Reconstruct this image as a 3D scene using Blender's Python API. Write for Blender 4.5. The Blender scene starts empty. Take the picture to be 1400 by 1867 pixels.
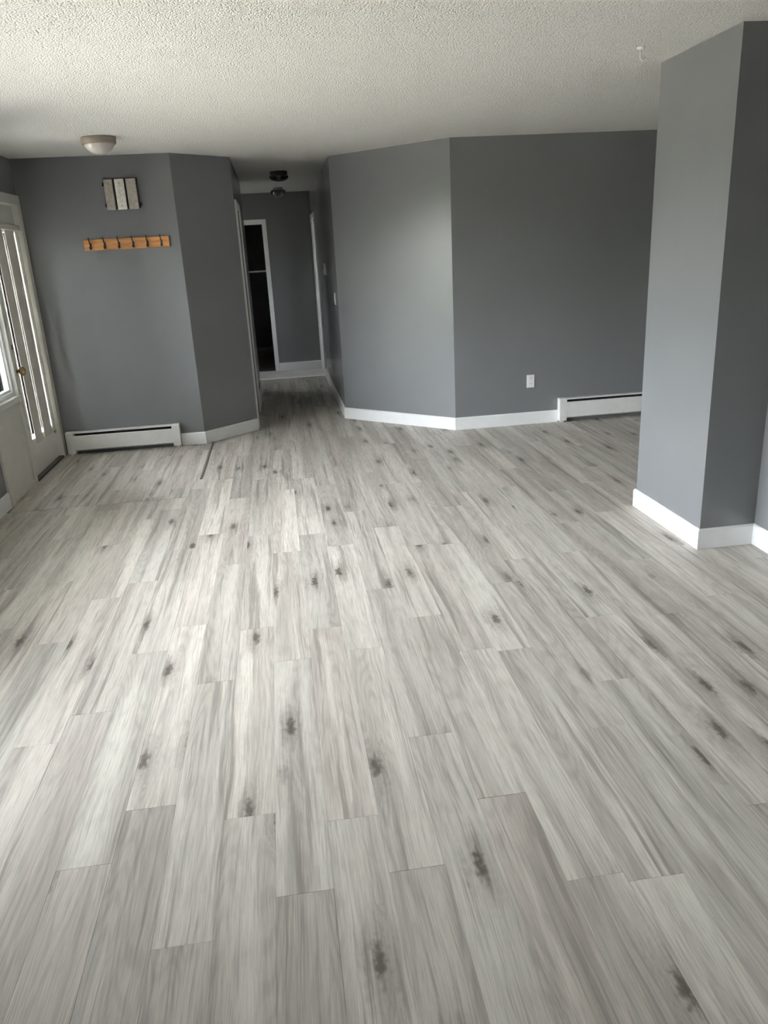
import bpy, bmesh, math, random
from mathutils import Vector, Matrix

random.seed(7)
scene = bpy.context.scene
C = bpy.context.collection

# ------------------------------------------------------------------ camera
F_PX, PITCH, ROLL, YAW, CAM_H = 1391.74, math.radians(18.773), math.radians(-3.129), math.radians(6.971), 1.5806
cy, sy, cp, sp = math.cos(YAW), math.sin(YAW), math.cos(PITCH), math.sin(PITCH)
fw = Vector((sy * cp, cy * cp, -sp)); rt = Vector((cy, -sy, 0)); up = rt.cross(fw)
cr, sr = math.cos(ROLL), math.sin(ROLL)
r2 = cr * rt + sr * up; u2 = -sr * rt + cr * up
cam_d = bpy.data.cameras.new('camera'); cam = bpy.data.objects.new('camera', cam_d); C.objects.link(cam)
m3 = Matrix((r2, u2, -fw)).transposed()
cam.matrix_world = Matrix.Translation((0, 0, CAM_H)) @ m3.to_4x4()
cam_d.sensor_fit = 'HORIZONTAL'; cam_d.sensor_width = 36.0; cam_d.lens = 36.0 * F_PX / 1400.0
cam_d.clip_start = 0.05; cam_d.clip_end = 500
scene.camera = cam

# ------------------------------------------------------------------ world, sun, portals, exposure
EXPOSURE = 1.88
SKY_STRENGTH = 1.9
world = bpy.data.worlds.new('sky_world'); scene.world = world; world.use_nodes = True
wn = world.node_tree; wn.nodes.clear()
wo = wn.nodes.new('ShaderNodeOutputWorld'); wb = wn.nodes.new('ShaderNodeBackground')
sky = wn.nodes.new('ShaderNodeTexSky'); sky.sky_type = 'NISHITA'; sky.sun_disc = False
sky.sun_elevation = math.radians(61); sky.sun_rotation = math.radians(219)
sky.air_density = 1.0; sky.dust_density = 3.0; sky.ozone_density = 1.0
hz = wn.nodes.new('ShaderNodeMix'); hz.data_type = 'RGBA'; hz.inputs[0].default_value = 0.75
hz.inputs[7].default_value = (5.6, 5.55, 5.75, 1)
wn.links.new(sky.outputs[0], hz.inputs[6]); wn.links.new(hz.outputs[2], wb.inputs[0])
wb.inputs[1].default_value = SKY_STRENGTH
wn.links.new(wb.outputs[0], wo.inputs[0])

sun_d = bpy.data.lights.new('sun', 'SUN'); sun_d.energy = 11.0; sun_d.angle = math.radians(2.0); sun_d.color = (1.0, 0.93, 0.82)
sun = bpy.data.objects.new('sun', sun_d); C.objects.link(sun)
sun.rotation_euler = Vector((0.45, 0.55, -1.3)).to_track_quat('-Z', 'Y').to_euler()
sun.location = (-5, -5, 9)

def portal(name, loc, direction, sx, sz):
    d = bpy.data.lights.new(name, 'AREA'); d.shape = 'RECTANGLE'; d.size = sx; d.size_y = sz
    d.cycles.is_portal = True
    o = bpy.data.objects.new(name, d); C.objects.link(o)
    o.location = loc; o.rotation_euler = Vector(direction).to_track_quat('-Z', 'Z').to_euler()
portal('portal_living', (-2.13, 3.76, 1.41), (1, 0, 0), 2.28, 1.42)
portal('portal_narrow', (-2.13, 2.15, 1.08), (1, 0, 0), .46, 2.06)
portal('portal_entry', (-2.13, 6.25, 1.1), (1, 0, 0), 1.5, 1.9)
portal('portal_side_room', (2.78, 10.9, 1.42), (-1, 0, 0), 0.8, 1.05)
portal('portal_cross_hall', (-2.13, 10.6, 1.45), (1, 0, 0), .32, .9)

vs = scene.view_settings
vs.view_transform = 'Standard'; vs.look = 'None'; vs.gamma = 1.0; vs.use_curve_mapping = False
vs.exposure = EXPOSURE
scene.cycles.use_denoising = True
scene.cycles.max_bounces = 8; scene.cycles.diffuse_bounces = 6; scene.cycles.glossy_bounces = 4
scene.cycles.transparent_max_bounces = 12; scene.cycles.sample_clamp_indirect = 12.0

# ------------------------------------------------------------------ material helpers
def newmat(name):
    m = bpy.data.materials.new(name); m.use_nodes = True
    nt = m.node_tree; b = nt.nodes['Principled BSDF']
    return m, nt, b
def N(nt, typ, **kw):
    n = nt.nodes.new(typ)
    for k, v in kw.items(): setattr(n, k, v)
    return n
def L(nt, a, b): nt.links.new(a, b)
def math_(nt, op, a, b=None, clamp=False):
    n = N(nt, 'ShaderNodeMath', operation=op, use_clamp=clamp)
    for i, v in enumerate((a, b)):
        if v is None: continue
        if isinstance(v, (int, float)): n.inputs[i].default_value = v
        else: L(nt, v, n.inputs[i])
    return n.outputs[0]
def vscale(nt, vec, s):
    n = N(nt, 'ShaderNodeVectorMath', operation='MULTIPLY'); L(nt, vec, n.inputs[0]); n.inputs[1].default_value = s
    return n.outputs[0]
def noise(nt, vec, scale=1, detail=2, rough=.5, dist=0):
    n = N(nt, 'ShaderNodeTexNoise'); n.inputs['Scale'].default_value = scale; n.inputs['Detail'].default_value = detail
    n.inputs['Roughness'].default_value = rough; n.inputs['Distortion'].default_value = dist
    L(nt, vec, n.inputs['Vector']); return n.outputs['Fac']
def maprange(nt, v, a, b, c=0, d=1, smooth=True):
    n = N(nt, 'ShaderNodeMapRange'); n.interpolation_type = 'SMOOTHSTEP' if smooth else 'LINEAR'
    L(nt, v, n.inputs[0])
    for i, x in zip((1, 2, 3, 4), (a, b, c, d)): n.inputs[i].default_value = x
    return n.outputs[0]
def mixc(nt, fac, a, b, blend='MIX'):
    n = N(nt, 'ShaderNodeMix', data_type='RGBA', blend_type=blend)
    for i, v in ((0, fac), (6, a), (7, b)):
        if isinstance(v, (int, float)): n.inputs[i].default_value = v
        elif isinstance(v, tuple): n.inputs[i].default_value = v if len(v) == 4 else (*v, 1)
        else: L(nt, v, n.inputs[i])
    return n.outputs[2]
def bump(nt, b, h, strength, dist):
    n = N(nt, 'ShaderNodeBump'); n.inputs['Strength'].default_value = strength; n.inputs['Distance'].default_value = dist
    L(nt, h, n.inputs['Height']); L(nt, n.outputs[0], b.inputs['Normal'])

def plain(name, col, rough=.5, metal=0, spec=.5, var=.06, vscale_=9.0, bmp=0.0):
    m, nt, b = newmat(name)
    tc = N(nt, 'ShaderNodeTexCoord')
    n = noise(nt, tc.outputs['Object'], vscale_, 4, .55)
    f = maprange(nt, n, .3, .7, 1 - var, 1 + var)
    g = N(nt, 'ShaderNodeVectorMath', operation='SCALE'); g.inputs[0].default_value = col; L(nt, f, g.inputs['Scale'])
    L(nt, g.outputs[0], b.inputs['Base Color'])
    b.inputs['Roughness'].default_value = rough; b.inputs['Metallic'].default_value = metal
    b.inputs['Specular IOR Level'].default_value = spec
    if bmp: bump(nt, b, noise(nt, tc.outputs['Object'], 160, 3), bmp, .002)
    return m

# grey satin wall paint: faint roller texture
def wall_paint(name, col):
    m, nt, b = newmat(name)
    geo = N(nt, 'ShaderNodeNewGeometry')
    n = noise(nt, geo.outputs['Position'], 1.3, 3, .5)
    f = maprange(nt, n, .3, .7, .97, 1.03)
    g = N(nt, 'ShaderNodeVectorMath', operation='SCALE'); g.inputs[0].default_value = col; L(nt, f, g.inputs['Scale'])
    L(nt, g.outputs[0], b.inputs['Base Color'])
    b.inputs['Roughness'].default_value = .27; b.inputs['Specular IOR Level'].default_value = .5
    bump(nt, b, noise(nt, geo.outputs['Position'], 240, 1, .5), .10, .002)
    return m
M = {}
M['wall'] = wall_paint('grey_wall_paint', (.207, .212, .217))
M['white'] = plain('white_trim_paint', (.86, .865, .86), .35, var=.02)
M['door'] = plain('door_paint', (.66, .655, .60), .42, var=.03)
M['heater'] = plain('heater_enamel', (.76, .75, .73), .38, var=.04)
M['dark'] = plain('dark_void_metal', (.03, .03, .032), .6)
M['fin'] = plain('aluminium_fins', (.12, .12, .12), .5, metal=.6)
M['brass'] = plain('aged_brass', (.36, .25, .12), .3, metal=.9, var=.2, vscale_=60)
M['steel'] = plain('hinge_steel', (.34, .33, .30), .4, metal=.7)
M['black'] = plain('black_iron', (.018, .016, .015), .45)
M['bar'] = plain('brushed_silver', (.46, .42, .36), .42, metal=.3, var=.14, vscale_=40)
M['bar2'] = plain('brushed_silver_pale', (.80, .78, .70), .40, metal=.3, var=.14, vscale_=40)
M['chimeboard'] = plain('espresso_board', (.035, .028, .022), .5)
M['plastic'] = plain('white_plastic', (.78, .78, .77), .35, var=.02)
M['lampring'] = plain('tan_lamp_ring', (.34, .285, .225), .45, var=.06)
M['bronze'] = plain('dark_bronze', (.045, .04, .036), .4, metal=.5)
M['strip'] = plain('dark_strip', (.20, .165, .135), .5, var=.2, vscale_=30)
M['threshold'] = plain('dark_threshold', (.05, .045, .04), .5)
M['palefloor'] = plain('pale_vinyl', (.50, .48, .45), .45, var=.1, vscale_=5)
M['nosing'] = plain('pale_nosing', (.70, .68, .64), .4, var=.05)
M['subfloor'] = plain('subfloor', (.16, .14, .12), .8)
M['concrete'] = plain('sunlit_concrete', (.29, .275, .235), .85, var=.1, vscale_=1.2)
M['blind'] = plain('blind_vane', (.62, .60, .54), .6, var=.04)
M['deck'] = plain('added_deck_grey', (.25, .235, .22), .8, var=.2, vscale_=4)
M['leaf'] = plain('hedge_leaves', (.075, .10, .035), .8, var=.5, vscale_=3)
M['shelf'] = plain('closet_shelf', (.75, .74, .72), .5)

def frosted():
    m, nt, b = newmat('frosted_glass_shade')
    b.inputs['Base Color'].default_value = (.60, .56, .52, 1); b.inputs['Roughness'].default_value = .28
    b.inputs['Subsurface Weight'].default_value = .0
    tc = N(nt, 'ShaderNodeTexCoord'); bump(nt, b, noise(nt, tc.outputs['Object'], 40, 2), .05, .002)
    return m
M['frost'] = frosted()
def smoked(name, col, tr):
    m, nt, b = newmat(name)
    out = nt.nodes['Material Output']
    t = N(nt, 'ShaderNodeBsdfTransparent'); t.inputs[0].default_value = (*col, 1)
    g = N(nt, 'ShaderNodeBsdfGlossy'); g.inputs[0].default_value = (.9, .9, .9, 1); g.inputs['Roughness'].default_value = .04
    lw = N(nt, 'ShaderNodeLayerWeight'); lw.inputs[0].default_value = .25
    f = maprange(nt, lw.outputs['Fresnel'], 0, 1, tr, 1, False)
    mx = N(nt, 'ShaderNodeMixShader'); L(nt, f, mx.inputs[0]); L(nt, t.outputs[0], mx.inputs[1]); L(nt, g.outputs[0], mx.inputs[2])
    L(nt, mx.outputs[0], out.inputs[0]); return m
M['glass'] = smoked('window_glass', (.96, .98, .97), .03)
M['clearglass'] = smoked('clear_bowl_glass', (.55, .56, .55), .12)
M['smokeglass'] = smoked('smoky_bowl_glass', (.22, .21, .20), .08)

# popcorn ceiling
def popcorn():
    m, nt, b = newmat('popcorn_ceiling')
    geo = N(nt, 'ShaderNodeNewGeometry'); P = geo.outputs['Position']
    wob = N(nt, 'ShaderNodeVectorMath', operation='ADD'); L(nt, P, wob.inputs[0])
    nn = N(nt, 'ShaderNodeTexNoise', noise_dimensions='2D'); nn.inputs['Scale'].default_value = 85; nn.inputs['Detail'].default_value = 1; L(nt, P, nn.inputs['Vector'])
    L(nt, vscale(nt, nn.outputs['Color'], (.006, .006, 0)), wob.inputs[1])
    v = N(nt, 'ShaderNodeTexVoronoi', voronoi_dimensions='2D', feature='F1'); v.inputs['Scale'].default_value = 125
    L(nt, wob.outputs[0], v.inputs['Vector'])
    d2 = math_(nt, 'MULTIPLY', v.outputs['Distance'], v.outputs['Distance'])
    h = math_(nt, 'ADD', math_(nt, 'MULTIPLY', d2, -1.0), math_(nt, 'MULTIPLY', nn.outputs['Fac'], .7))
    b.inputs['Base Color'].default_value = (.85, .84, .80, 1); b.inputs['Roughness'].default_value = .95; b.inputs['Specular IOR Level'].default_value = .1
    bump(nt, b, h, .8, .0085)
    return m
M['ceiling'] = popcorn()

# grey oak laminate plank
def plank_mat():
    m, nt, b = newmat('grey_oak_plank')
    tc = N(nt, 'ShaderNodeTexCoord'); oi = N(nt, 'ShaderNodeObjectInfo'); r = oi.outputs['Random']
    off = N(nt, 'ShaderNodeCombineXYZ')
    L(nt, math_(nt, 'MULTIPLY', r, 137.0), off.inputs[0]); L(nt, math_(nt, 'MULTIPLY', r, 411.0), off.inputs[1]); L(nt, math_(nt, 'MULTIPLY', r, 77.0), off.inputs[2])
    add = N(nt, 'ShaderNodeVectorMath', operation='ADD'); L(nt, tc.outputs['Object'], add.inputs[0]); L(nt, off.outputs[0], add.inputs[1])
    P = add.outputs[0]
    wn_ = N(nt, 'ShaderNodeTexNoise'); wn_.inputs['Scale'].default_value = 1; wn_.inputs['Detail'].default_value = 3
    L(nt, vscale(nt, P, (6, 1.3, 1)), wn_.inputs['Vector'])
    sub = N(nt, 'ShaderNodeVectorMath', operation='SUBTRACT'); L(nt, wn_.outputs['Color'], sub.inputs[0]); sub.inputs[1].default_value = (.5, .5, .5)
    # knots: irregular dark eyes with a halo
    vo = N(nt, 'ShaderNodeTexVoronoi', voronoi_dimensions='2D', feature='F1'); vo.inputs['Scale'].default_value = 1; vo.inputs['Randomness'].default_value = 1
    fn = N(nt, 'ShaderNodeTexNoise'); fn.inputs['Scale'].default_value = 1; fn.inputs['Detail'].default_value = 3; L(nt, vscale(nt, P, (60, 38, 1)), fn.inputs['Vector'])
    fs = N(nt, 'ShaderNodeVectorMath', operation='SUBTRACT'); L(nt, fn.outputs['Color'], fs.inputs[0]); fs.inputs[1].default_value = (.5, .5, .5)
    kp = N(nt, 'ShaderNodeVectorMath', operation='ADD'); L(nt, vscale(nt, P, (6.6, 1.9, 1)), kp.inputs[0]); L(nt, vscale(nt, fs.outputs[0], (.24, .20, 0)), kp.inputs[1])
    L(nt, kp.outputs[0], vo.inputs['Vector'])
    sepc = N(nt, 'ShaderNodeSeparateColor'); L(nt, vo.outputs['Color'], sepc.inputs[0])
    present = maprange(nt, sepc.outputs[0], .66, .85)
    kd = vo.outputs['Distance']
    halo = math_(nt, 'MULTIPLY', maprange(nt, kd, .42, .05), present)
    core = math_(nt, 'MULTIPLY', maprange(nt, kd, .15, .03), present)
    W = N(nt, 'ShaderNodeVectorMath', operation='ADD'); L(nt, P, W.inputs[0])
    L(nt, vscale(nt, sub.outputs[0], (.04, .0, 0)), W.inputs[1]); W = W.outputs[0]
    tone = noise(nt, vscale(nt, W, (13, .55, 1)), 1, 3, .5)
    streak = noise(nt, vscale(nt, W, (27, .75, 1)), 1, 4, .58)
    fine = noise(nt, vscale(nt, W, (85, 2.4, 1)), 1, 3, .6)
    fibre = noise(nt, vscale(nt, W, (300, 8, 1)), 1, 3, .62)
    blotch = noise(nt, vscale(nt, P, (26, 9, 1)), 1, 3, .6)
    rings_src = noise(nt, vscale(nt, W, (7.5, .8, 1)), 1, 1.0, .4, .2)
    ph = math_(nt, 'ADD', math_(nt, 'MULTIPLY', rings_src, 130.0), math_(nt, 'MULTIPLY', halo, 12.0))
    rings = math_(nt, 'MULTIPLY', math_(nt, 'ADD', math_(nt, 'SINE', ph), 1.0), .5)
    light, mid, dark = (.64, .605, .545), (.47, .437, .388), (.18, .155, .13)
    c = mixc(nt, maprange(nt, tone, .36, .64), mid, light)
    c = mixc(nt, math_(nt, 'MULTIPLY', maprange(nt, math_(nt, 'ADD', streak, math_(nt, 'MULTIPLY', halo, .10)), .54, .68), .66), c, dark)
    c = mixc(nt, math_(nt, 'MULTIPLY', maprange(nt, fine, .53, .72), .46), c, dark)
    c = mixc(nt, math_(nt, 'MULTIPLY', maprange(nt, blotch, .50, .72), .20), c, (.30, .275, .25))
    c = mixc(nt, math_(nt, 'MULTIPLY', maprange(nt, rings, .35, 1.0), maprange(nt, tone, .60, .40, .0, .34)), c, (.27, .25, .23))
    c = mixc(nt, math_(nt, 'MULTIPLY', maprange(nt, fibre, .45, .68), .40), c, (.29, .27, .25))
    c = mixc(nt, math_(nt, 'MULTIPLY', maprange(nt, fibre, .46, .24), .34), c, (.78, .755, .71))
    c = mixc(nt, math_(nt, 'MULTIPLY', halo, .42), c, (.24, .215, .19))
    c = mixc(nt, math_(nt, 'MULTIPLY', core, .82), c, (.07, .056, .045))
    wn2 = N(nt, 'ShaderNodeTexWhiteNoise', noise_dimensions='1D'); L(nt, r, wn2.inputs['W'])
    sc2 = N(nt, 'ShaderNodeSeparateColor'); L(nt, wn2.outputs['Color'], sc2.inputs[0])
    hue = mixc(nt, sc2.outputs[0], (1.02, .985, .965), (.99, 1.0, .975))
    c = mixc(nt, 1.0, c, hue, 'MULTIPLY')
    br = maprange(nt, sc2.outputs[1], 0, 1, .86, 1.10, False)
    g = N(nt, 'ShaderNodeVectorMath', operation='SCALE'); L(nt, c, g.inputs[0]); L(nt, br, g.inputs['Scale'])
    L(nt, g.outputs[0], b.inputs['Base Color'])
    b.inputs['Roughness'].default_value = .47
    b.inputs['Specular IOR Level'].default_value = .5
    
    return m
M['plank'] = plank_mat()

def pine():
    m, nt, b = newmat('orange_pine')
    tc = N(nt, 'ShaderNodeTexCoord'); P = tc.outputs['Object']
    n = noise(nt, vscale(nt, P, (6, 20, 60)), 1, 4, .55, .6)
    c = mixc(nt, maprange(nt, n, .35, .68), (.80, .39, .14), (.56, .25, .08))
    L(nt, c, b.inputs['Base Color']); b.inputs['Roughness'].default_value = .4
    return m
M['pine'] = pine()

# ------------------------------------------------------------------ mesh helpers
def link(name, me, mat, parent=None):
    o = bpy.data.objects.new(name, me); C.objects.link(o)
    if mat is not None: me.materials.append(M[mat] if isinstance(mat, str) else mat)
    if parent: o.parent = parent
    return o
def finish(bm, name, mat, parent=None, smooth=False, bevel=0.0, loc=None):
    if bevel:
        bmesh.ops.bevel(bm, geom=[e for e in bm.edges], offset=bevel, segments=1, affect='EDGES', profile=.5)
    bmesh.ops.recalc_face_normals(bm, faces=bm.faces)
    if smooth:
        for f in bm.faces: f.smooth = True
    me = bpy.data.meshes.new(name); bm.to_mesh(me); bm.free()
    o = link(name, me, mat, parent)
    if loc: o.location = loc
    return o
def abox(bm, x0, x1, y0, y1, z0, z1):
    vsx = [bm.verts.new((x, y, z)) for x in (x0, x1) for y in (y0, y1) for z in (z0, z1)]
    for f in ((0, 1, 3, 2), (4, 6, 7, 5), (0, 4, 5, 1), (2, 3, 7, 6), (0, 2, 6, 4), (1, 5, 7, 3)):
        bm.faces.new([vsx[i] for i in f])
def aprism(bm, poly, z0, z1):
    a = [bm.verts.new((p[0], p[1], z0)) for p in poly]; b = [bm.verts.new((p[0], p[1], z1)) for p in poly]
    bm.faces.new(a[::-1]); bm.faces.new(b)
    n = len(poly)
    for i in range(n): bm.faces.new((a[i], a[(i + 1) % n], b[(i + 1) % n], b[i]))
def alathe(bm, prof, seg=32, c=(0, 0, 0), axis='Z'):
    rings = []
    for (r, z) in prof:
        ring = []
        if r < 1e-6:
            v = bm.verts.new(xf((0, 0, z), c, axis)); ring = [v] * seg
        else:
            for i in range(seg):
                a = 2 * math.pi * i / seg
                ring.append(bm.verts.new(xf((r * math.cos(a), r * math.sin(a), z), c, axis)))
        rings.append(ring)
    for A, B in zip(rings[:-1], rings[1:]):
        for i in range(seg):
            j = (i + 1) % seg
            vs_ = []
            for v in (A[i], A[j], B[j], B[i]):
                if v not in vs_: vs_.append(v)
            if len(vs_) >= 3: bm.faces.new(vs_)
def xf(p, c, axis):
    x, y, z = p
    if axis == 'X': x, y, z = z, x, y
    elif axis == 'Y': x, y, z = x, z, y
    return (x + c[0], y + c[1], z + c[2])
def atube(bm, pts, rad, seg=8):
    pts = [Vector(p) for p in pts]; rings = []
    if isinstance(rad, (int, float)): rad = [rad] * len(pts)
    up_ = Vector((0, 0, 1))
    for i, p in enumerate(pts):
        t = (pts[min(i + 1, len(pts) - 1)] - pts[max(i - 1, 0)]).normalized()
        a = t.cross(up_)
        if a.length < 1e-3: a = t.cross(Vector((1, 0, 0)))
        a.normalize(); b_ = a.cross(t)
        rings.append([bm.verts.new(p + rad[i] * (math.cos(2 * math.pi * k / seg) * a + math.sin(2 * math.pi * k / seg) * b_)) for k in range(seg)])
    for A, B in zip(rings[:-1], rings[1:]):
        for k in range(seg): bm.faces.new((A[k], A[(k + 1) % seg], B[(k + 1) % seg], B[k]))
    bm.faces.new(rings[0][::-1]); bm.faces.new(rings[-1])
def boxobj(name, mat, parent, x0, x1, y0, y1, z0, z1, bevel=0.0):
    bm = bmesh.new(); abox(bm, x0, x1, y0, y1, z0, z1); return finish(bm, name, mat, parent, bevel=bevel)
def tag(o, label, cat=None, group=None, kind=None):
    o['label'] = label
    if cat: o['category'] = cat
    if group: o['group'] = group
    if kind: o['kind'] = kind
    return o
def struct(o, label, cat=None):
    return tag(o, label, cat, kind='structure')
def empty(name, loc=(0, 0, 0), rotz=0):
    o = bpy.data.objects.new(name, None); C.objects.link(o); o.location = loc; o.rotation_euler = (0, 0, rotz)
    o.empty_display_size = .1
    return o

# ------------------------------------------------------------------ room dimensions
H = 2.44
XL = -2.00                      # left wall face
YE = 7.03                       # entry wall face
P_E = (-0.752, 7.03)            # entry wall / angled wall corner
P_HL = (-0.283, 7.452)          # angled wall / hall corner
P_HR = (0.602, 7.672)           # hall / angled wall corner
P_R = (1.532, 6.750)            # angled wall / back right wall corner
YR = 6.75
XC, YC0, YC1 = 2.106, 3.533, 4.275   # wing wall
XR = 2.415
YB = -2.4                       # wall behind the photographer
XD = 4.7                        # far right wall of dining area
YEND = 11.5
XHL, XHR = P_HL[0], P_HR[0]
T = .12
HEDGE_H = 2.0

# ground outside
g = boxobj('ground_outside', 'concrete', None, -60, 60, -60, 60, -.40, -.16)
struct(g, 'pale concrete ground outside the house')

dk = boxobj('deck_added', 'deck', None, XL - T - 3.2, XL - T - .01, YB - T, YE + 1, -.158, -.07)  # unseen deck, added to even the ground bounce on the ceiling
struct(dk, 'unseen grey deck added outside the left wall to even the ceiling light')
ev = boxobj('roof_eave_added', 'white', None, XL - T - .95, XL - T - .02, YB - T, YE + T, H, H + .16)  # unseen eave, sized to keep sun and high sky off the window
struct(ev, 'unseen white eave added outside the left wall to block sun and high sky')
bm = bmesh.new(); rows = []  # unseen hedge, added to hide the low sky from the upper walls
for i in range(90):
    y = -26 + i * .62; col_ = []
    for k_ in range(9):
        t_ = k_ / 8; z = -.16 + t_ * (HEDGE_H + .5 * math.sin(i * .7) + .35 * math.sin(i * 1.9 + 1) + random.uniform(-.25, .25))
        col_.append(bm.verts.new((-15.0 + 1.6 * t_ * t_ * -1 + random.uniform(-.4, .4), y, z)))
    rows.append(col_)
for A, B in zip(rows[:-1], rows[1:]):
    for k_ in range(8): bm.faces.new((A[k_], B[k_], B[k_ + 1], A[k_ + 1]))
r_ = bmesh.ops.extrude_face_region(bm, geom=list(bm.faces)); bmesh.ops.translate(bm, vec=(-2.5, 0, 0), verts=[v for v in r_['geom'] if isinstance(v, bmesh.types.BMVert)])
struct(finish(bm, 'hedge_added', 'leaf', None, True), 'unseen green hedge added across the yard to block the low sky')

# floor slab and planks
fl = boxobj('floor', 'subfloor', None, XL - T, XD + T, YB - T, YEND + 3.5, -.15, -.0085)
struct(fl, 'grey oak laminate plank floor running towards the hallway')
PW, PL, X0 = .152, 1.238, .008
first = {-8: 3.24, -6: 2.61, -5: 1.81, -4: 4.50, -3: 1.495, -2: 1.925, -1: 1.60, 0: 1.856, 1: 1.626, 2: 2.21, 3: 1.862, 4: 1.51, 5: 1.478, 6: 2.13, 7: 2.406, 8: 1.677}
def plank_mesh(w, l):
    bm = bmesh.new(); abox(bm, -w / 2, w / 2, -l / 2, l / 2, -.008, 0)
    top = [e for e in bm.edges if all(v.co.z > -.001 for v in e.verts)]
    bmesh.ops.bevel(bm, geom=top, offset=.0004, segments=1, affect='EDGES')
    bmesh.ops.recalc_face_normals(bm, faces=bm.faces)
    me = bpy.data.meshes.new('plank'); bm.to_mesh(me); bm.free(); me.materials.append(M['plank']); return me
mesh_cache = {}
nplank = 0
def plank(x0, x1, y0, y1):
    global nplank
    w, l = x1 - x0 - .0004, y1 - y0 - .0006
    if w < .012 or l < .02: return
    k = (round(w, 4), round(l, 4))
    if k not in mesh_cache: mesh_cache[k] = plank_mesh(w, l)
    o = bpy.data.objects.new('plank', mesh_cache[k]); C.objects.link(o); o.parent = fl
    o.location = ((x0 + x1) / 2, (y0 + y1) / 2, random.uniform(-.0003, .0003)); nplank += 1
def run(x0, x1, ya, yb, joint):
    y = joint - math.ceil((joint - ya) / PL) * PL
    while y < yb:
        a, b = max(y, ya), min(y + PL, yb)
        if b - a > .02: plank(x0, x1, a, b)
        y += PL
SEAM_X, SEAM_Y = -.694, 5.35
prev = 0
for k in range(-14, 31):
    x0, x1 = X0 + k * PW, X0 + (k + 1) * PW
    if x1 < XL or x0 > XD: continue
    a0, a1 = max(x0, XL), min(x1, XD)
    j = first.get(k)
    if j is None:
        j = prev + random.choice((.37, .44, .52, .61, .75)); 
    prev = j
    mid = (a0 + a1) / 2
    if mid < SEAM_X - .02:
        # entry side: stops at the cross seam, entry planks continue behind it
        run(a0, a1, YB, SEAM_Y - .003, j); run(a0, a1, SEAM_Y + .003, YE + .02, j + .5)
    elif x1 < XHL:
        if x0 < SEAM_X: a0 = x0
        run(a0, a1, YB, 7.47 if mid > -.5 else 7.3, j)
    elif mid < XHR + .1:
        run(a0, a1, YB, 10.60, j)
    elif mid < P_R[0]:
        run(a0, a1, YB, YR + 1.0 - max(0, (mid - .7)) + .05, j)
    elif mid < XR:
        run(a0, a1, YB, YC0 if mid > XC + .02 else YR + .02, j)
        if mid > XC + .02: run(a0, a1, YC1 - .02, YR + .02, j)
    else:
        run(a0, a1, YC1 - .02, YR + .02, j)
print('planks', nplank)

# ceiling
ce = boxobj('ceiling', 'ceiling', None, XL - T - .02, XD + T, YB - T, YEND + 3.5, H, H + .2)
struct(ce, 'white popcorn textured ceiling')

# walls -------------------------------------------------------------
def wall(name, label, parts, mat='wall'):
    bm = bmesh.new()
    for p in parts:
        if len(p) == 6: abox(bm, *p)
        else: aprism(bm, p[0], p[1], p[2])
    o = finish(bm, name, mat); struct(o, label); return o
PD0, PD1, PZ0, PZ1 = 2.62, 4.90, .70, 2.12
SW0, SW1 = 1.92, 2.38           # opening for the added narrow window   # living room window opening
ED0, ED1, EDZ = 5.48, 7.00, 2.135   # entry door unit opening
xo, xi = XL - T, XL
wall('wall_left', 'grey left wall with the entry door', [
    (xo, xi, YB - T, SW0, 0, H), (xo, xi, SW0, SW1, 2.12, H), (xo, xi, SW0, SW1, 0, .05), (xo, xi, SW1, PD0, 0, H), (xo, xi, PD0, PD1, PZ1, H), (xo, xi, PD0, PD1, 0, PZ0), (xo, xi, PD1, ED0, 0, H),
    (xo, xi, ED0, ED1, EDZ, H), (xo, xi, ED1, YE + T, 0, H)])
wall('wall_entry', 'grey entry wall carrying the coat rack', [(XL, P_E[0] - .0, YE, YE + T, 0, H)])
n = Vector((P_HL[1] - P_E[1], -(P_HL[0] - P_E[0]))).normalized()
wall('wall_angle_left', 'short dark grey angled wall left of the hallway', [
    ([P_E, P_HL, (P_HL[0] - .07, P_HL[1] + .12), (P_E[0] - .05, P_E[1] + .12)], 0, H)])
D2A, D2B = 7.60, 8.36
HLE = 9.75
wall('wall_hall_left', 'grey left wall of the hallway', [
    (XHL - T, XHL, P_HL[1] + .001, D2A, 0, H), (XHL - T, XHL, D2A, D2B, 2.04, H), (XHL - T, XHL, D2B, HLE, 0, H),
    (XL, XHL - T, HLE - T, HLE, 0, H)])
D3A, D3B = 10.62, 11.38
wall('wall_hall_right', 'grey right wall of the hallway', [
    ([P_HR, (P_HR[0], D3A), (P_HR[0] + T, D3A), (P_HR[0] + T, P_HR[1] + .05)], 0, H),
    (XHR, XHR + T, D3A, D3B, 2.06, H), (XHR, XHR + T, D3B, YEND, 0, H)])
wall('wall_angle_right', 'light grey angled wall right of the hallway', [
    ([P_HR, (P_HR[0] + T, P_HR[1] + .05), (P_R[0] + .05, P_R[1] + T), P_R], 0, H)])
wall('wall_back_right', 'grey back wall with outlet and heater', [(P_R[0], XD + T, YR, YR + T, 0, H)][:0] + [
    ([P_R, (P_R[0] + .05, YR + T), (XD + T, YR + T), (XD + T, YR)], 0, H)])
wall('wall_wing', 'grey wing wall jutting into the room on the right', [
    ([(XC, YC0), (XC, YC1), (XD + T, YC1), (XD + T, YC1 - T), (XR + T, YC1 - T), (XR + T, YC0), ], 0, H)])
wall('wall_right', 'grey right wall beside the photographer', [(XR, XR + T, YB - T, YC0, 0, H)])
wall('wall_rear', 'grey rear wall behind the photographer', [(XL, XR, YB - T, YB, 0, H)])
wall('wall_dining', 'grey far right wall of the dining area', [(XD, XD + T, YC1, YR, 0, H)])
CX0, CX1, CZ = -.80, -.09, 2.035   # closet opening in end wall
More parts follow.
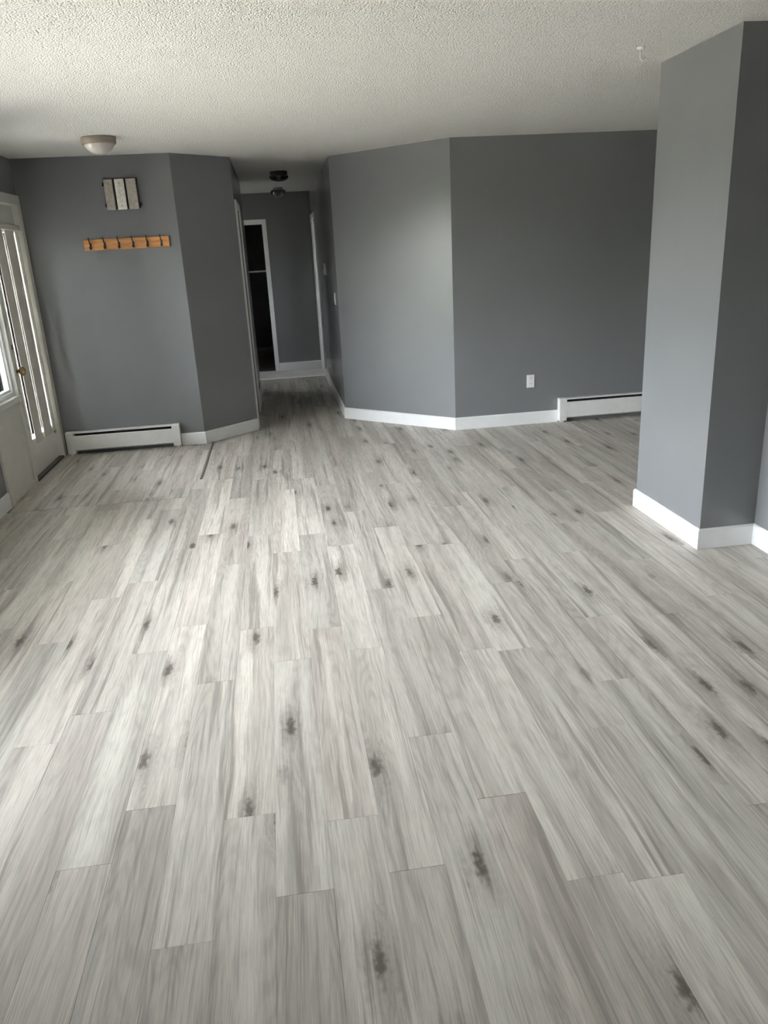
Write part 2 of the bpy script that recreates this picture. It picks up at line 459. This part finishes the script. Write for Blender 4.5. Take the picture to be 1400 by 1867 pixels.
wall('wall_hall_end', 'dark grey wall at the end of the hallway', [
    (XL, CX0, YEND, YEND + T, 0, H), (CX0, CX1, YEND, YEND + T, CZ, H), (CX1, XHR + 2.2, YEND, YEND + T, 0, H)])
wall('wall_outer', 'house walls enclosing the space behind the hallway', [
    (XL - T, XL, YE + T, 10.44, 0, H), (XL - T, XL, 10.44, 10.76, 0, 1.0), (XL - T, XL, 10.44, 10.76, 1.9, H), (XL - T, XL, 10.76, YEND + 3.5, 0, H), (XL, XD + T, YEND + 3.4, YEND + 3.5, 0, H),
    (2.65, 2.65 + T, YR + T, 10.5, 0, H), (2.65, 2.65 + T, 11.3, YEND + 3.4, 0, H), (2.65, 2.65 + T, 10.5, 11.3, 0, .9), (2.65, 2.65 + T, 10.5, 11.3, 1.95, H),
    (XHR + T, 2.65, 9.4, 9.4 + T, 0, H)])
# closet box at hall end
wall('wall_closet', 'unlit closet walls behind the hallway end', [
    (CX0 - 1.1, CX0 - 1.0, YEND + T, YEND + 3.2, 0, H), (CX1 + .3, CX1 + .4, YEND + T, YEND + 3.2, 0, H), (CX0 - 1.1, CX1 + .4, YEND + 3.2, YEND + 3.3, 0, H)])

# hall end pale floor and nosing
pf = boxobj('floor_landing', 'palefloor', None, XL, XHR + 2.0, 10.66, YEND + .03, -.0085, .0)
struct(pf, 'pale floor of the landing at the hallway end')
ns = boxobj('trim_threshold', 'nosing', None, XL, XHR, 10.60, 10.74, -.008, .012, bevel=.004)
struct(ns, 'pale threshold strip across the hallway end')

# baseboards --------------------------------------------------------
def baseboard(names, pts, h=.112, t=.014, closed_caps=True):
    """room side lies on the right-hand side when walking pts"""
    n_ = len(pts); P2 = [Vector(p) for p in pts]; nrm = []
    for i in range(n_ - 1):
        d = (P2[i + 1] - P2[i]).normalized(); nrm.append(Vector((d.y, -d.x)))
    def off(i, tt):
        if i == 0: return P2[0] + nrm[0] * tt
        if i == n_ - 1: return P2[-1] + nrm[-1] * tt
        a, b = nrm[i - 1], nrm[i]; m = (a + b); m = m / m.length_squared * 2
        return P2[i] + m * tt
    for i in range(n_ - 1):
        nm, lb = names[i]
        if nm is None: continue
        bm = bmesh.new(); sec = []
        for k in (i, i + 1):
            w, o1, o2 = P2[k], off(k, t), off(k, t * .45)
            sec.append([bm.verts.new(v) for v in ((w.x, w.y, .0005), (o1.x, o1.y, .0005), (o1.x, o1.y, h - .008), (o2.x, o2.y, h), (w.x, w.y, h))])
        A, B = sec
        for k in range(5): bm.faces.new((A[k], A[(k + 1) % 5], B[(k + 1) % 5], B[k]))
        bm.faces.new(A[::-1]); bm.faces.new(B)
        struct(finish(bm, nm, 'white'), lb)
baseboard([('baseboard_left', 'white baseboard along the left wall')], [(XL, YB), (XL, SW0 - .05)])
baseboard([('baseboard_left', 'white baseboard left of the entry door')], [(XL, SW1 + .05), (XL, ED0 - .005)])
baseboard([('baseboard_entry', 'short white baseboard right of the entry heater'), ('baseboard_angle_left', 'white baseboard under the dark angled wall')],
          [(-.962, YE), P_E, P_HL])
baseboard([('baseboard_hall_right', 'white baseboard along the hallway right wall'), ('baseboard_angle_right', 'bright white baseboard under the light angled wall'),
           ('baseboard_back_right', 'white baseboard under the outlet')], [(XHR, D3A - .065), P_HR, P_R, (2.50, YR)])
baseboard([('baseboard_wing_far', 'white baseboard on the far side of the wing wall'), ('baseboard_wing', 'bright white baseboard along the wing wall'),
           ('baseboard_wing_end', 'white baseboard on the end face of the wing wall'), ('baseboard_right', 'white baseboard on the right wall'), ('baseboard_rear', 'white baseboard on the rear wall')],
          [(XD, YC1), (XC, YC1), (XC, YC0), (XR, YC0), (XR, YB), (XL, YB)])
baseboard([('baseboard_hall_end', 'white baseboard on the hallway end wall')], [(CX1 + .062, YEND), (XHR - .0, YEND)])
baseboard([('baseboard_hall_left', 'white baseboard on the hallway left wall')], [(XHL, D2B + .065), (XHL, HLE)])

# ------------------------------------------------------------------ living room window (left wall, source of the daylight)
def frame_rect(bm, x0, x1, y0, y1, z0, z1, w):
    abox(bm, x0, x1, y0, y0 + w, z0, z1); abox(bm, x0, x1, y1 - w, y1, z0, z1)
    abox(bm, x0, x1, y0 + w, y1 - w, z0, z0 + w); abox(bm, x0, x1, y0 + w, y1 - w, z1 - w, z1)
yo = (PD0 + PD1) / 2; hwid = (PD1 - PD0) / 2
pd = empty('window_2', (XL - T / 2, yo, 0)); struct(pd, 'wide white window on the left wall beside the photographer')
bm = bmesh.new(); frame_rect(bm, -.058, .056, -hwid + .002, hwid - .002, PZ0 + .002, PZ1 - .002, .04); finish(bm, 'window_frame', 'white', pd)
for a, b in ((-hwid + .043, -.006), (.006, hwid - .043)):
    bm = bmesh.new(); frame_rect(bm, -.02, .012, a, b, PZ0 + .043, PZ1 - .043, .045); sash = finish(bm, 'sash', 'white', pd)
    boxobj('glass_pane', 'glass', sash, -.006, .0, a + .043, b - .043, PZ0 + .086, PZ1 - .086)
boxobj('window_sill', 'white', pd, T / 2 - .03, T / 2 + .05, -hwid - .05, hwid + .05, PZ0 - .028, PZ0 + .001, .004)
bm = bmesh.new(); abox(bm, XL, XL + .016, PD0 - .06, PD0, PZ0, PZ1 + .06); abox(bm, XL, XL + .016, PD1, PD1 + .06, PZ0, PZ1 + .06); abox(bm, XL, XL + .016, PD0, PD1, PZ1, PZ1 + .06)
struct(finish(bm, 'trim_1', 'white', bevel=0), 'white casing around the left wall window')

sw = empty('window_added_narrow', (XL - T / 2, (SW0 + SW1) / 2, .05)); struct(sw, 'unseen narrow window added to the left wall for a light streak on the entry wall')  # unseen window, added to throw a light streak on the entry wall
sh_ = (SW1 - SW0) / 2
bm = bmesh.new(); frame_rect(bm, -.058, .056, -sh_ + .002, sh_ - .002, .002, 2.068, .035); finish(bm, 'window_frame', 'white', sw)
boxobj('glass_pane', 'glass', sw, -.004, .002, -sh_ + .036, sh_ - .036, .036, 2.034)
bm = bmesh.new(); abox(bm, XL, XL + .016, SW0 - .05, SW0, .05, 2.17); abox(bm, XL, XL + .016, SW1, SW1 + .05, .05, 2.17); abox(bm, XL, XL + .016, SW0, SW1, 2.12, 2.17)
struct(finish(bm, 'trim_5', 'white'), 'white casing around the added narrow left wall window')

# ------------------------------------------------------------------ entry door unit
ZT = 2.085
du = empty('door_1', (XL, 6.55, 0)); struct(du, 'white entry door with vertical blinds in the left wall')
def dbox(name, mat, par, x0, x1, y0, y1, z0, z1, bevel=0):
    return boxobj(name, mat, par, x0 - XL, x1 - XL, y0 - 6.55, y1 - 6.55, z0, z1, bevel)
DY0, DY1 = 6.150, 6.945
LY0, LY1, LZ0, LZ1 = 6.285, 6.895, .31, 1.88
# slab: stiles and rails round the glass
bm = bmesh.new(); xs0, xs1 = -.075, -.030
for (a, b, c_, d_) in ((DY0, LY0, .02, ZT), (LY1, DY1, .02, ZT), (LY0, LY1, .02, LZ0), (LY0, LY1, LZ1, ZT)):
    abox(bm, xs0, xs1, a - 6.55, b - 6.55, c_, d_)
slab = finish(bm, 'slab', 'door', du)
bm = bmesh.new(); frame_rect(bm, -.030, -.018, LY0 - 6.55 - .022, LY1 - 6.55 + .022, LZ0 - .022, LZ1 + .022, .024)
finish(bm, 'glazing_bead', 'door', slab)
dbox('glass_pane', 'glass', slab, XL - .056, XL - .050, LY0, LY1, LZ0, LZ1)
# blinds hanging over the glass: three folded vanes with gaps of daylight
hb = dbox('blind_rail', 'blind', du, XL - .017, XL + .016, LY0 - .03, LY1 + .03, LZ1 + .015, LZ1 + .055, .003)
vy = [(6.345, 6.535), (6.590, 6.808), (6.840, 6.905)]
for a, b in vy:
    bm = bmesh.new(); m_ = (a + b) / 2
    prof = [(-.010, a), (-.001, a + (m_ - a) * .5), (.006, m_), (-.001, b - (b - m_) * .5), (-.010, b)]
    for (q, r) in zip(prof[:-1], prof[1:]):
        aprism(bm, [(q[0], q[1] - 6.55), (r[0], r[1] - 6.55), (r[0] - .002, r[1] - 6.55), (q[0] - .002, q[1] - 6.55)], LZ0 - .045, LZ1 + .015)
    bmesh.ops.remove_doubles(bm, verts=bm.verts, dist=1e-5)
    finish(bm, 'blind_vane', 'blind', du)
# frame: head, hinge jamb, mullion, outer jamb
dbox('frame_head', 'door', du, XL - .11, XL + .018, ED0 - .0 + .002, ED1 + .028, ZT + .006, 2.165, .003)
dbox('hinge_jamb', 'door', du, XL - .11, XL + .018, DY1 + .004, ED1 + .028, .0, ZT + .006, .003)
dbox('mullion', 'door', du, XL - .11, XL + .010, 6.105, DY0 - .004, .0, ZT + .006, .003)
dbox('outer_jamb', 'door', du, XL - .11, XL + .018, ED0 + .002, 5.565, .0, ZT + .006, .003)
# sidelight
dbox('sidelight_panel', 'door', du, XL - .07, XL - .012, 5.565, 6.105, .03, .655)
dbox('sidelight_base', 'door', du, XL - .07, XL + .004, 5.565, 6.105, .0, .03, .002)
dbox('sidelight_sill', 'door', du, XL - .09, XL + .022, 5.567, 6.103, .655, .70, .003)
bm = bmesh.new(); frame_rect(bm, -.075, -.020, 5.567 - 6.55, 6.103 - 6.55, .702, ZT + .004, .028)
sl = finish(bm, 'sidelight_sash', 'white', du)
bm = bmesh.new(); frame_rect(bm, -.066, -.036, 5.595 - 6.55, 6.075 - 6.55, .73, ZT - .024, .020); finish(bm, 'glazing_bead', 'white', sl)
dbox('glass_pane', 'glass', sl, XL - .053, XL - .048, 5.615, 6.055, .75, ZT - .044)
# hardware
def knob_set(z, big):
    c = (XL - .030 - XL, 6.215 - 6.55, z)
    bm = bmesh.new(); alathe(bm, [(0, 0), (.032, 0), (.033, .004), (.028, .010), (.014, .013)] + ([] if not big else []), 24, c, 'X')
    base = finish(bm, 'rose' if big else 'deadbolt', 'brass', du, smooth=True)
    bm = bmesh.new()
    if big:
        alathe(bm, [(.013, .010), (.012, .038), (.024, .046), (.033, .057), (.034, .068), (.028, .080), (.014, .087), (0, .088)], 24, c, 'X')
        finish(bm, 'knob', 'brass', base, smooth=True)
    else:
        abox(bm, c[0] + .012, c[0] + .030, c[1] - .005, c[1] + .005, z - .018, z + .018)
        finish(bm, 'thumb_turn', 'brass', base)
knob_set(.862, True); knob_set(1.045, False)
for z in (1.84, 1.04, .275):
    bm = bmesh.new(); alathe(bm, [(0, -.05), (.007, -.05), (.007, .05), (0, .05)], 10, (-.024, 6.947 - 6.55, z)); 
    abox(bm, -.031, -.0285, 6.915 - 6.55, 6.945 - 6.55, z - .045, z + .045)
    finish(bm, 'hinge', 'steel', du)
dbox('threshold', 'threshold', du, XL - .11, XL + .012, DY0, DY1, .0, .018)

# ------------------------------------------------------------------ hall doors and casings
def casing(name, label, boxes, mat='white'):
    bm = bmesh.new()
    for b in boxes: abox(bm, *b)
    o = finish(bm, name, mat); return struct(o, label)
ct = .016
casing('trim_2', 'white casing of the doorway on the hallway left wall', [
    (XHL, XHL + ct, D2A - .06, D2A, 0, 2.10), (XHL, XHL + ct, D2B, D2B + .06, 0, 2.10), (XHL, XHL + ct, D2A, D2B, 2.04, 2.10)])
d3 = empty('door_2', (XHL - .06, (D2A + D2B) / 2, 0)); struct(d3, 'closed white door on the hallway left wall')
boxobj('slab', 'door', d3, -.02, .02, -.375, .375, .008, 2.032)
for (a, b, c_, d_) in ((-.29, -.04, .2, .9), (.04, .29, .2, .9), (-.29, -.04, 1.05, 1.9), (.04, .29, 1.05, 1.9)):
    boxobj('panel', 'door', d3, .02, .026, a, b, c_, d_, .002)
casing('trim_3', 'white casing of the doorway on the hallway right wall', [
    (XHR - ct, XHR, D3A - .06, D3A, 0, 2.12), (XHR - ct, XHR, D3B, D3B + .06, 0, 2.12), (XHR - ct, XHR, D3A, D3B, 2.06, 2.12),
    (XHR, XHR + T, D3A - .0, D3A + .012, 0, 2.06), (XHR, XHR + T, D3B - .012, D3B, 0, 2.06)])
casing('trim_4', 'white casing of the dark closet at the hallway end', [
    (CX1, CX1 + .06, YEND - ct, YEND, 0, CZ + .065), (CX0 - .06, CX0, YEND - ct, YEND, 0, CZ + .065), (CX0, CX1, YEND - ct, YEND, CZ, CZ + .065)])
sh = boxobj('closet_shelf', 'shelf', None, CX0 - 1.0, CX1 + .3, YEND + .22, YEND + .55, 1.398, 1.418, .002)
tag(sh, 'white shelf board inside the dark closet at the hallway end', 'shelf')
# side room window
w1 = empty('window_1', (2.71, 10.9, .9)); struct(w1, 'white window of the side room off the hallway')
bm = bmesh.new(); frame_rect(bm, -.05, .05, -.398, .398, .002, 1.048, .04); finish(bm, 'window_frame', 'white', w1)
boxobj('glass_pane', 'glass', w1, -.003, .003, -.36, .36, .04, 1.01)

w4 = empty('window_added_hall', (XL - T / 2, 10.6, 1.0)); struct(w4, 'unseen small window added at the left end of the cross hall to light it')  # unseen window, added to lighten the dark hallway end
bm = bmesh.new(); frame_rect(bm, -.05, .05, -.158, .158, .002, .898, .03); finish(bm, 'window_frame', 'white', w4)
boxobj('glass_pane', 'glass', w4, -.003, .003, -.13, .13, .03, .87)

# ------------------------------------------------------------------ baseboard heaters
def heater(name, label, x0, x1, ywall, zt):
    e = empty(name, ((x0 + x1) / 2, ywall, 0)); tag(e, label, 'heater', 'electric baseboard heaters')
    hw = (x1 - x0) / 2; d = .066
    zb = .014
    boxobj('back_plate', 'heater', e, -hw + .004, hw - .004, -.006, -.0015, zb + .01, zt)
    # hood: top and a short turned-down lip
    bm = bmesh.new()
    prof = [(-.002, zt), (-d + .006, zt), (-d, zt - .004), (-d, zt - .010), (-d + .003, zt - .010), (-d + .003, zt - .006), (-d + .008, zt - .003), (-.002, zt - .003)]
    def sweep(prof, xa, xb):
        A = [bm.verts.new((xa, p[0], p[1])) for p in prof]; B = [bm.verts.new((xb, p[0], p[1])) for p in prof]
        for k in range(len(prof)): bm.faces.new((A[k], A[(k + 1) % len(prof)], B[(k + 1) % len(prof)], B[k]))
        bm.faces.new(A[::-1]); bm.faces.new(B)
    sweep(prof, -hw + .06, hw - .06); finish(bm, 'hood', 'heater', e)
    bm = bmesh.new()
    zf1, zf0 = zt - .036, zb + .036
    prof = [(-d + .005, zf1 + .004), (-d + .001, zf1), (-d + .001, zf0), (-d + .018, zf0 - .012), (-d + .018, zf0 - .009), (-d + .0035, zf0 + .001), (-d + .0035, zf1 - .001), (-d + .007, zf1 + .002)]
    sweep(prof, -hw + .06, hw - .06); finish(bm, 'front_panel', 'heater', e)
    for s in (-1, 1):
        xa, xb = (-hw, -hw + .066) if s < 0 else (hw - .066, hw)
        bm = bmesh.new()
        prof = [(-.0015, zt + .002), (-d + .004, zt + .002), (-d - .003, zt - .005), (-d - .003, zb + .006), (-d + .004, zb), (-.0015, zb)]
        sweep(prof, xa, xb); finish(bm, 'end_cap', 'heater', e)
    bm = bmesh.new(); atube(bm, [(-hw + .06, -.032, .095), (hw - .06, -.032, .095)], .010)
    x = -hw + .075
    while x < hw - .075:
        abox(bm, x, x + .001, -.052, -.012, .065, .125); x += .012
    finish(bm, 'heating_element', 'fin', e)
    bm = bmesh.new(); abox(bm, -hw + .06, hw - .06, -.008, -.0065, zb + .012, zt - .004); finish(bm, 'slot_shade_sheet', 'dark', e)  # dark sheet stands in for the shade inside the heater slots
    # little feet under the caps keep it on the floor
    for s in (-1, 1): boxobj('foot', 'heater', e, s * (hw - .03) - .012, s * (hw - .03) + .012, -.055, -.01, 0, zb)
    return e
heater('baseboard_heater', 'long white baseboard heater under the coat rack beside the entry door', -1.955, -.966, YE, .208)
heater('baseboard_heater', 'white baseboard heater right of the wall outlet, partly hidden by the wing wall', 2.50, 4.35, YR, .222)

# ------------------------------------------------------------------ chime
ch = empty('door_chime', (-1.165, YE, 2.145)); tag(ch, 'wall door chime with three pale metal bars on a dark board', 'chime')
boxobj('back_board', 'chimeboard', ch, -.132, .134, -.022, -.001, -.113, .120, .003)
for x0, x1, mt in ((-.130, -.062, 'bar'), (-.044, .030, 'bar2'), (.046, .124, 'bar')):
    boxobj('metal_bar', mt, ch, x0, x1, -.046, -.024, -.122, .112, .003)
    for z in (-.09, .08):
        bm = bmesh.new(); alathe(bm, [(0, -.046), (.005, -.046), (.005, -.049), (0, -.050)], 10, ((x0 + x1) / 2, 0, z), 'Y'); finish(bm, 'screw', 'steel', ch)
for x, z in ((-.140, .075), (-.138, -.085), (.140, -.085)):
    boxobj('peg', 'black', ch, x - .007, x + .007, -.03, -.004, z - .013, z + .013, .003)

# ------------------------------------------------------------------ coat rack
cr_ = empty('coat_rack', (-1.187, YE, 1.762)); tag(cr_, 'orange pine coat rack with six black hooks above the heater', 'coat rack')
boxobj('board', 'pine', cr_, -.348, .348, -.020, -.001, -.043, .043, .003)
boxobj('end_bracket', 'black', cr_, .3485, .353, -.016, -.001, -.040, .046)
for i in range(6):
    x = -.292 + i * .1155
    bm = bmesh.new()
    atube(bm, [(x, -.020, -.020), (x, -.030, -.004), (x, -.046, .012), (x - .002, -.056, .034), (x - .003, -.062, .058)], [.006, .006, .005, .0048, .0055])
    atube(bm, [(x, -.022, -.012), (x, -.040, -.030), (x, -.052, -.026), (x, -.056, -.012)], [.007, .010, .009, .006])
    abox(bm, x - .008, x + .008, -.0235, -.020, -.030, .014)
    finish(bm, 'hook', 'black', cr_, smooth=False)

# ------------------------------------------------------------------ ceiling lights
cl = empty('ceiling_light', (-1.118, 6.10, H)); tag(cl, 'flush ceiling light with tan ring and frosted dome near the entry', 'ceiling light', 'flush ceiling lights')
bm = bmesh.new(); alathe(bm, [(0, -.0015), (.118, -.0015), (.119, -.010), (.116, -.040), (.112, -.045), (.100, -.045), (.098, -.038), (0, -.036)], 48); finish(bm, 'ring', 'lampring', cl, True)
bm = bmesh.new(); alathe(bm, [(.101, -.040), (.099, -.050), (.090, -.068), (.074, -.085), (.052, -.097), (.026, -.103), (0, -.105)], 48); finish(bm, 'glass_dome', 'frost', cl, True)
l2 = empty('ceiling_light', (.157, 8.80, H)); tag(l2, 'dark flush ceiling light nearest in the hallway', 'ceiling light', 'flush ceiling lights')
bm = bmesh.new(); alathe(bm, [(0, -.001), (.090, -.001), (.092, -.012), (.088, -.036), (.080, -.040), (0, -.038)], 40); finish(bm, 'base', 'bronze', l2, True)
bm = bmesh.new(); alathe(bm, [(.094, -.040), (.100, -.052), (.095, -.070), (.075, -.086), (.045, -.095), (0, -.098)], 40); finish(bm, 'glass_bowl', 'smokeglass', l2, True)
bm = bmesh.new(); alathe(bm, [(.0, -.038), (.016, -.040), (.024, -.055), (.026, -.066), (.015, -.078), (0, -.081)], 20); finish(bm, 'bulb', 'frost', l2, True)
l3 = empty('ceiling_light', (.165, 10.75, H)); tag(l3, 'far ceiling light with clear glass bowl at the hallway end', 'ceiling light', 'flush ceiling lights')
bm = bmesh.new(); alathe(bm, [(0, -.001), (.060, -.001), (.062, -.020), (.050, -.030), (0, -.032)], 32); finish(bm, 'base', 'bar', l3, True)
bm = bmesh.new(); alathe(bm, [(.060, -.022), (.092, -.034), (.098, -.050), (.090, -.080), (.065, -.110), (.035, -.128), (0, -.134)], 40); finish(bm, 'glass_bowl', 'clearglass', l3, True)
for dx in (-.045, .045):
    bm = bmesh.new(); atube(bm, [(0, 0, -.03), (dx * .5, 0, -.045), (dx, 0, -.05)], .014); finish(bm, 'socket', 'black', l3)
    bm = bmesh.new(); alathe(bm, [(0, -.048), (.012, -.050), (.024, -.066), (.020, -.085), (0, -.095)], 16, (dx, 0, 0)); finish(bm, 'bulb', 'frost', l3, True)

# ------------------------------------------------------------------ small wall fittings
def plate(name, label, cat, loc, rotz, kind):
    e = empty(name, loc, rotz); tag(e, label, cat)
    boxobj('cover_plate', 'plastic', e, -.036, .036, -.007, -.001, -.058, .058, .002)
    if kind == 'outlet':
        for z in (-.026, .026):
            f = boxobj('receptacle', 'plastic', e, -.017, .017, -.009, -.0072, z - .017, z + .017, .001)
            for x in (-.007, .007): boxobj('slot', 'dark', f, x - .0012, x + .0012, -.0094, -.0091, z - .002, z + .009)
    else:
        boxobj('rocker', 'plastic', e, -.016, .016, -.011, -.0072, -.033, .033, .002)
    return e
plate('wall_outlet', 'white wall outlet above the baseboard left of the right heater', 'outlet', (2.238, YR, .396), 0, 'outlet')
plate('light_switch', 'small white light switch on the hallway right wall near the corner', 'switch', (XHR, 8.00, 1.16), -math.pi / 2, 'switch')
po = plate('wall_outlet', 'small white outlet low on the hallway right wall', 'outlet', (XHR, 9.22, .30), -math.pi / 2, 'outlet')
boxobj('plug_adapter', 'plastic', po, -.022, .022, -.038, -.0096, -.052, -.002, .003)
th = empty('thermostat', (XHR, 9.16, 1.43), -math.pi / 2); tag(th, 'slim white thermostat on the hallway right wall past the switch', 'thermostat')
boxobj('body', 'plastic', th, -.04, .04, -.026, -.001, -.065, .065, .004)
bm = bmesh.new(); alathe(bm, [(0, -.026), (.018, -.026), (.017, -.034), (0, -.035)], 20, (0, 0, -.025), 'Y'); finish(bm, 'dial', 'plastic', th, True)
boxobj('display_window', 'dark', th, -.02, .02, -.0268, -.0262, .02, .042)

# ceiling hook
hk = empty('ceiling_hook', (1.83, 3.93, H)); tag(hk, 'small white swag hook screwed into the popcorn ceiling', 'hook')
bm = bmesh.new(); alathe(bm, [(0, -.001), (.020, -.001), (.019, -.008), (.008, -.013), (0, -.014)], 20); finish(bm, 'base', 'white', hk, True)
bm = bmesh.new(); atube(bm, [(0, 0, -.010), (0, 0, -.044), (.004, 0, -.055), (.012, 0, -.060), (.020, 0, -.054), (.022, 0, -.046)], .0048); finish(bm, 'hook', 'white', hk, True)

# dark transition strip beside the entry floor
bm = bmesh.new(); abox(bm, SEAM_X - .009, SEAM_X + .009, 5.80, 7.055, .0006, .0052)
ts = finish(bm, 'transition_strip', 'strip', bevel=.001); tag(ts, 'thin dark floor transition strip by the angled wall near the entry', 'floor strip')
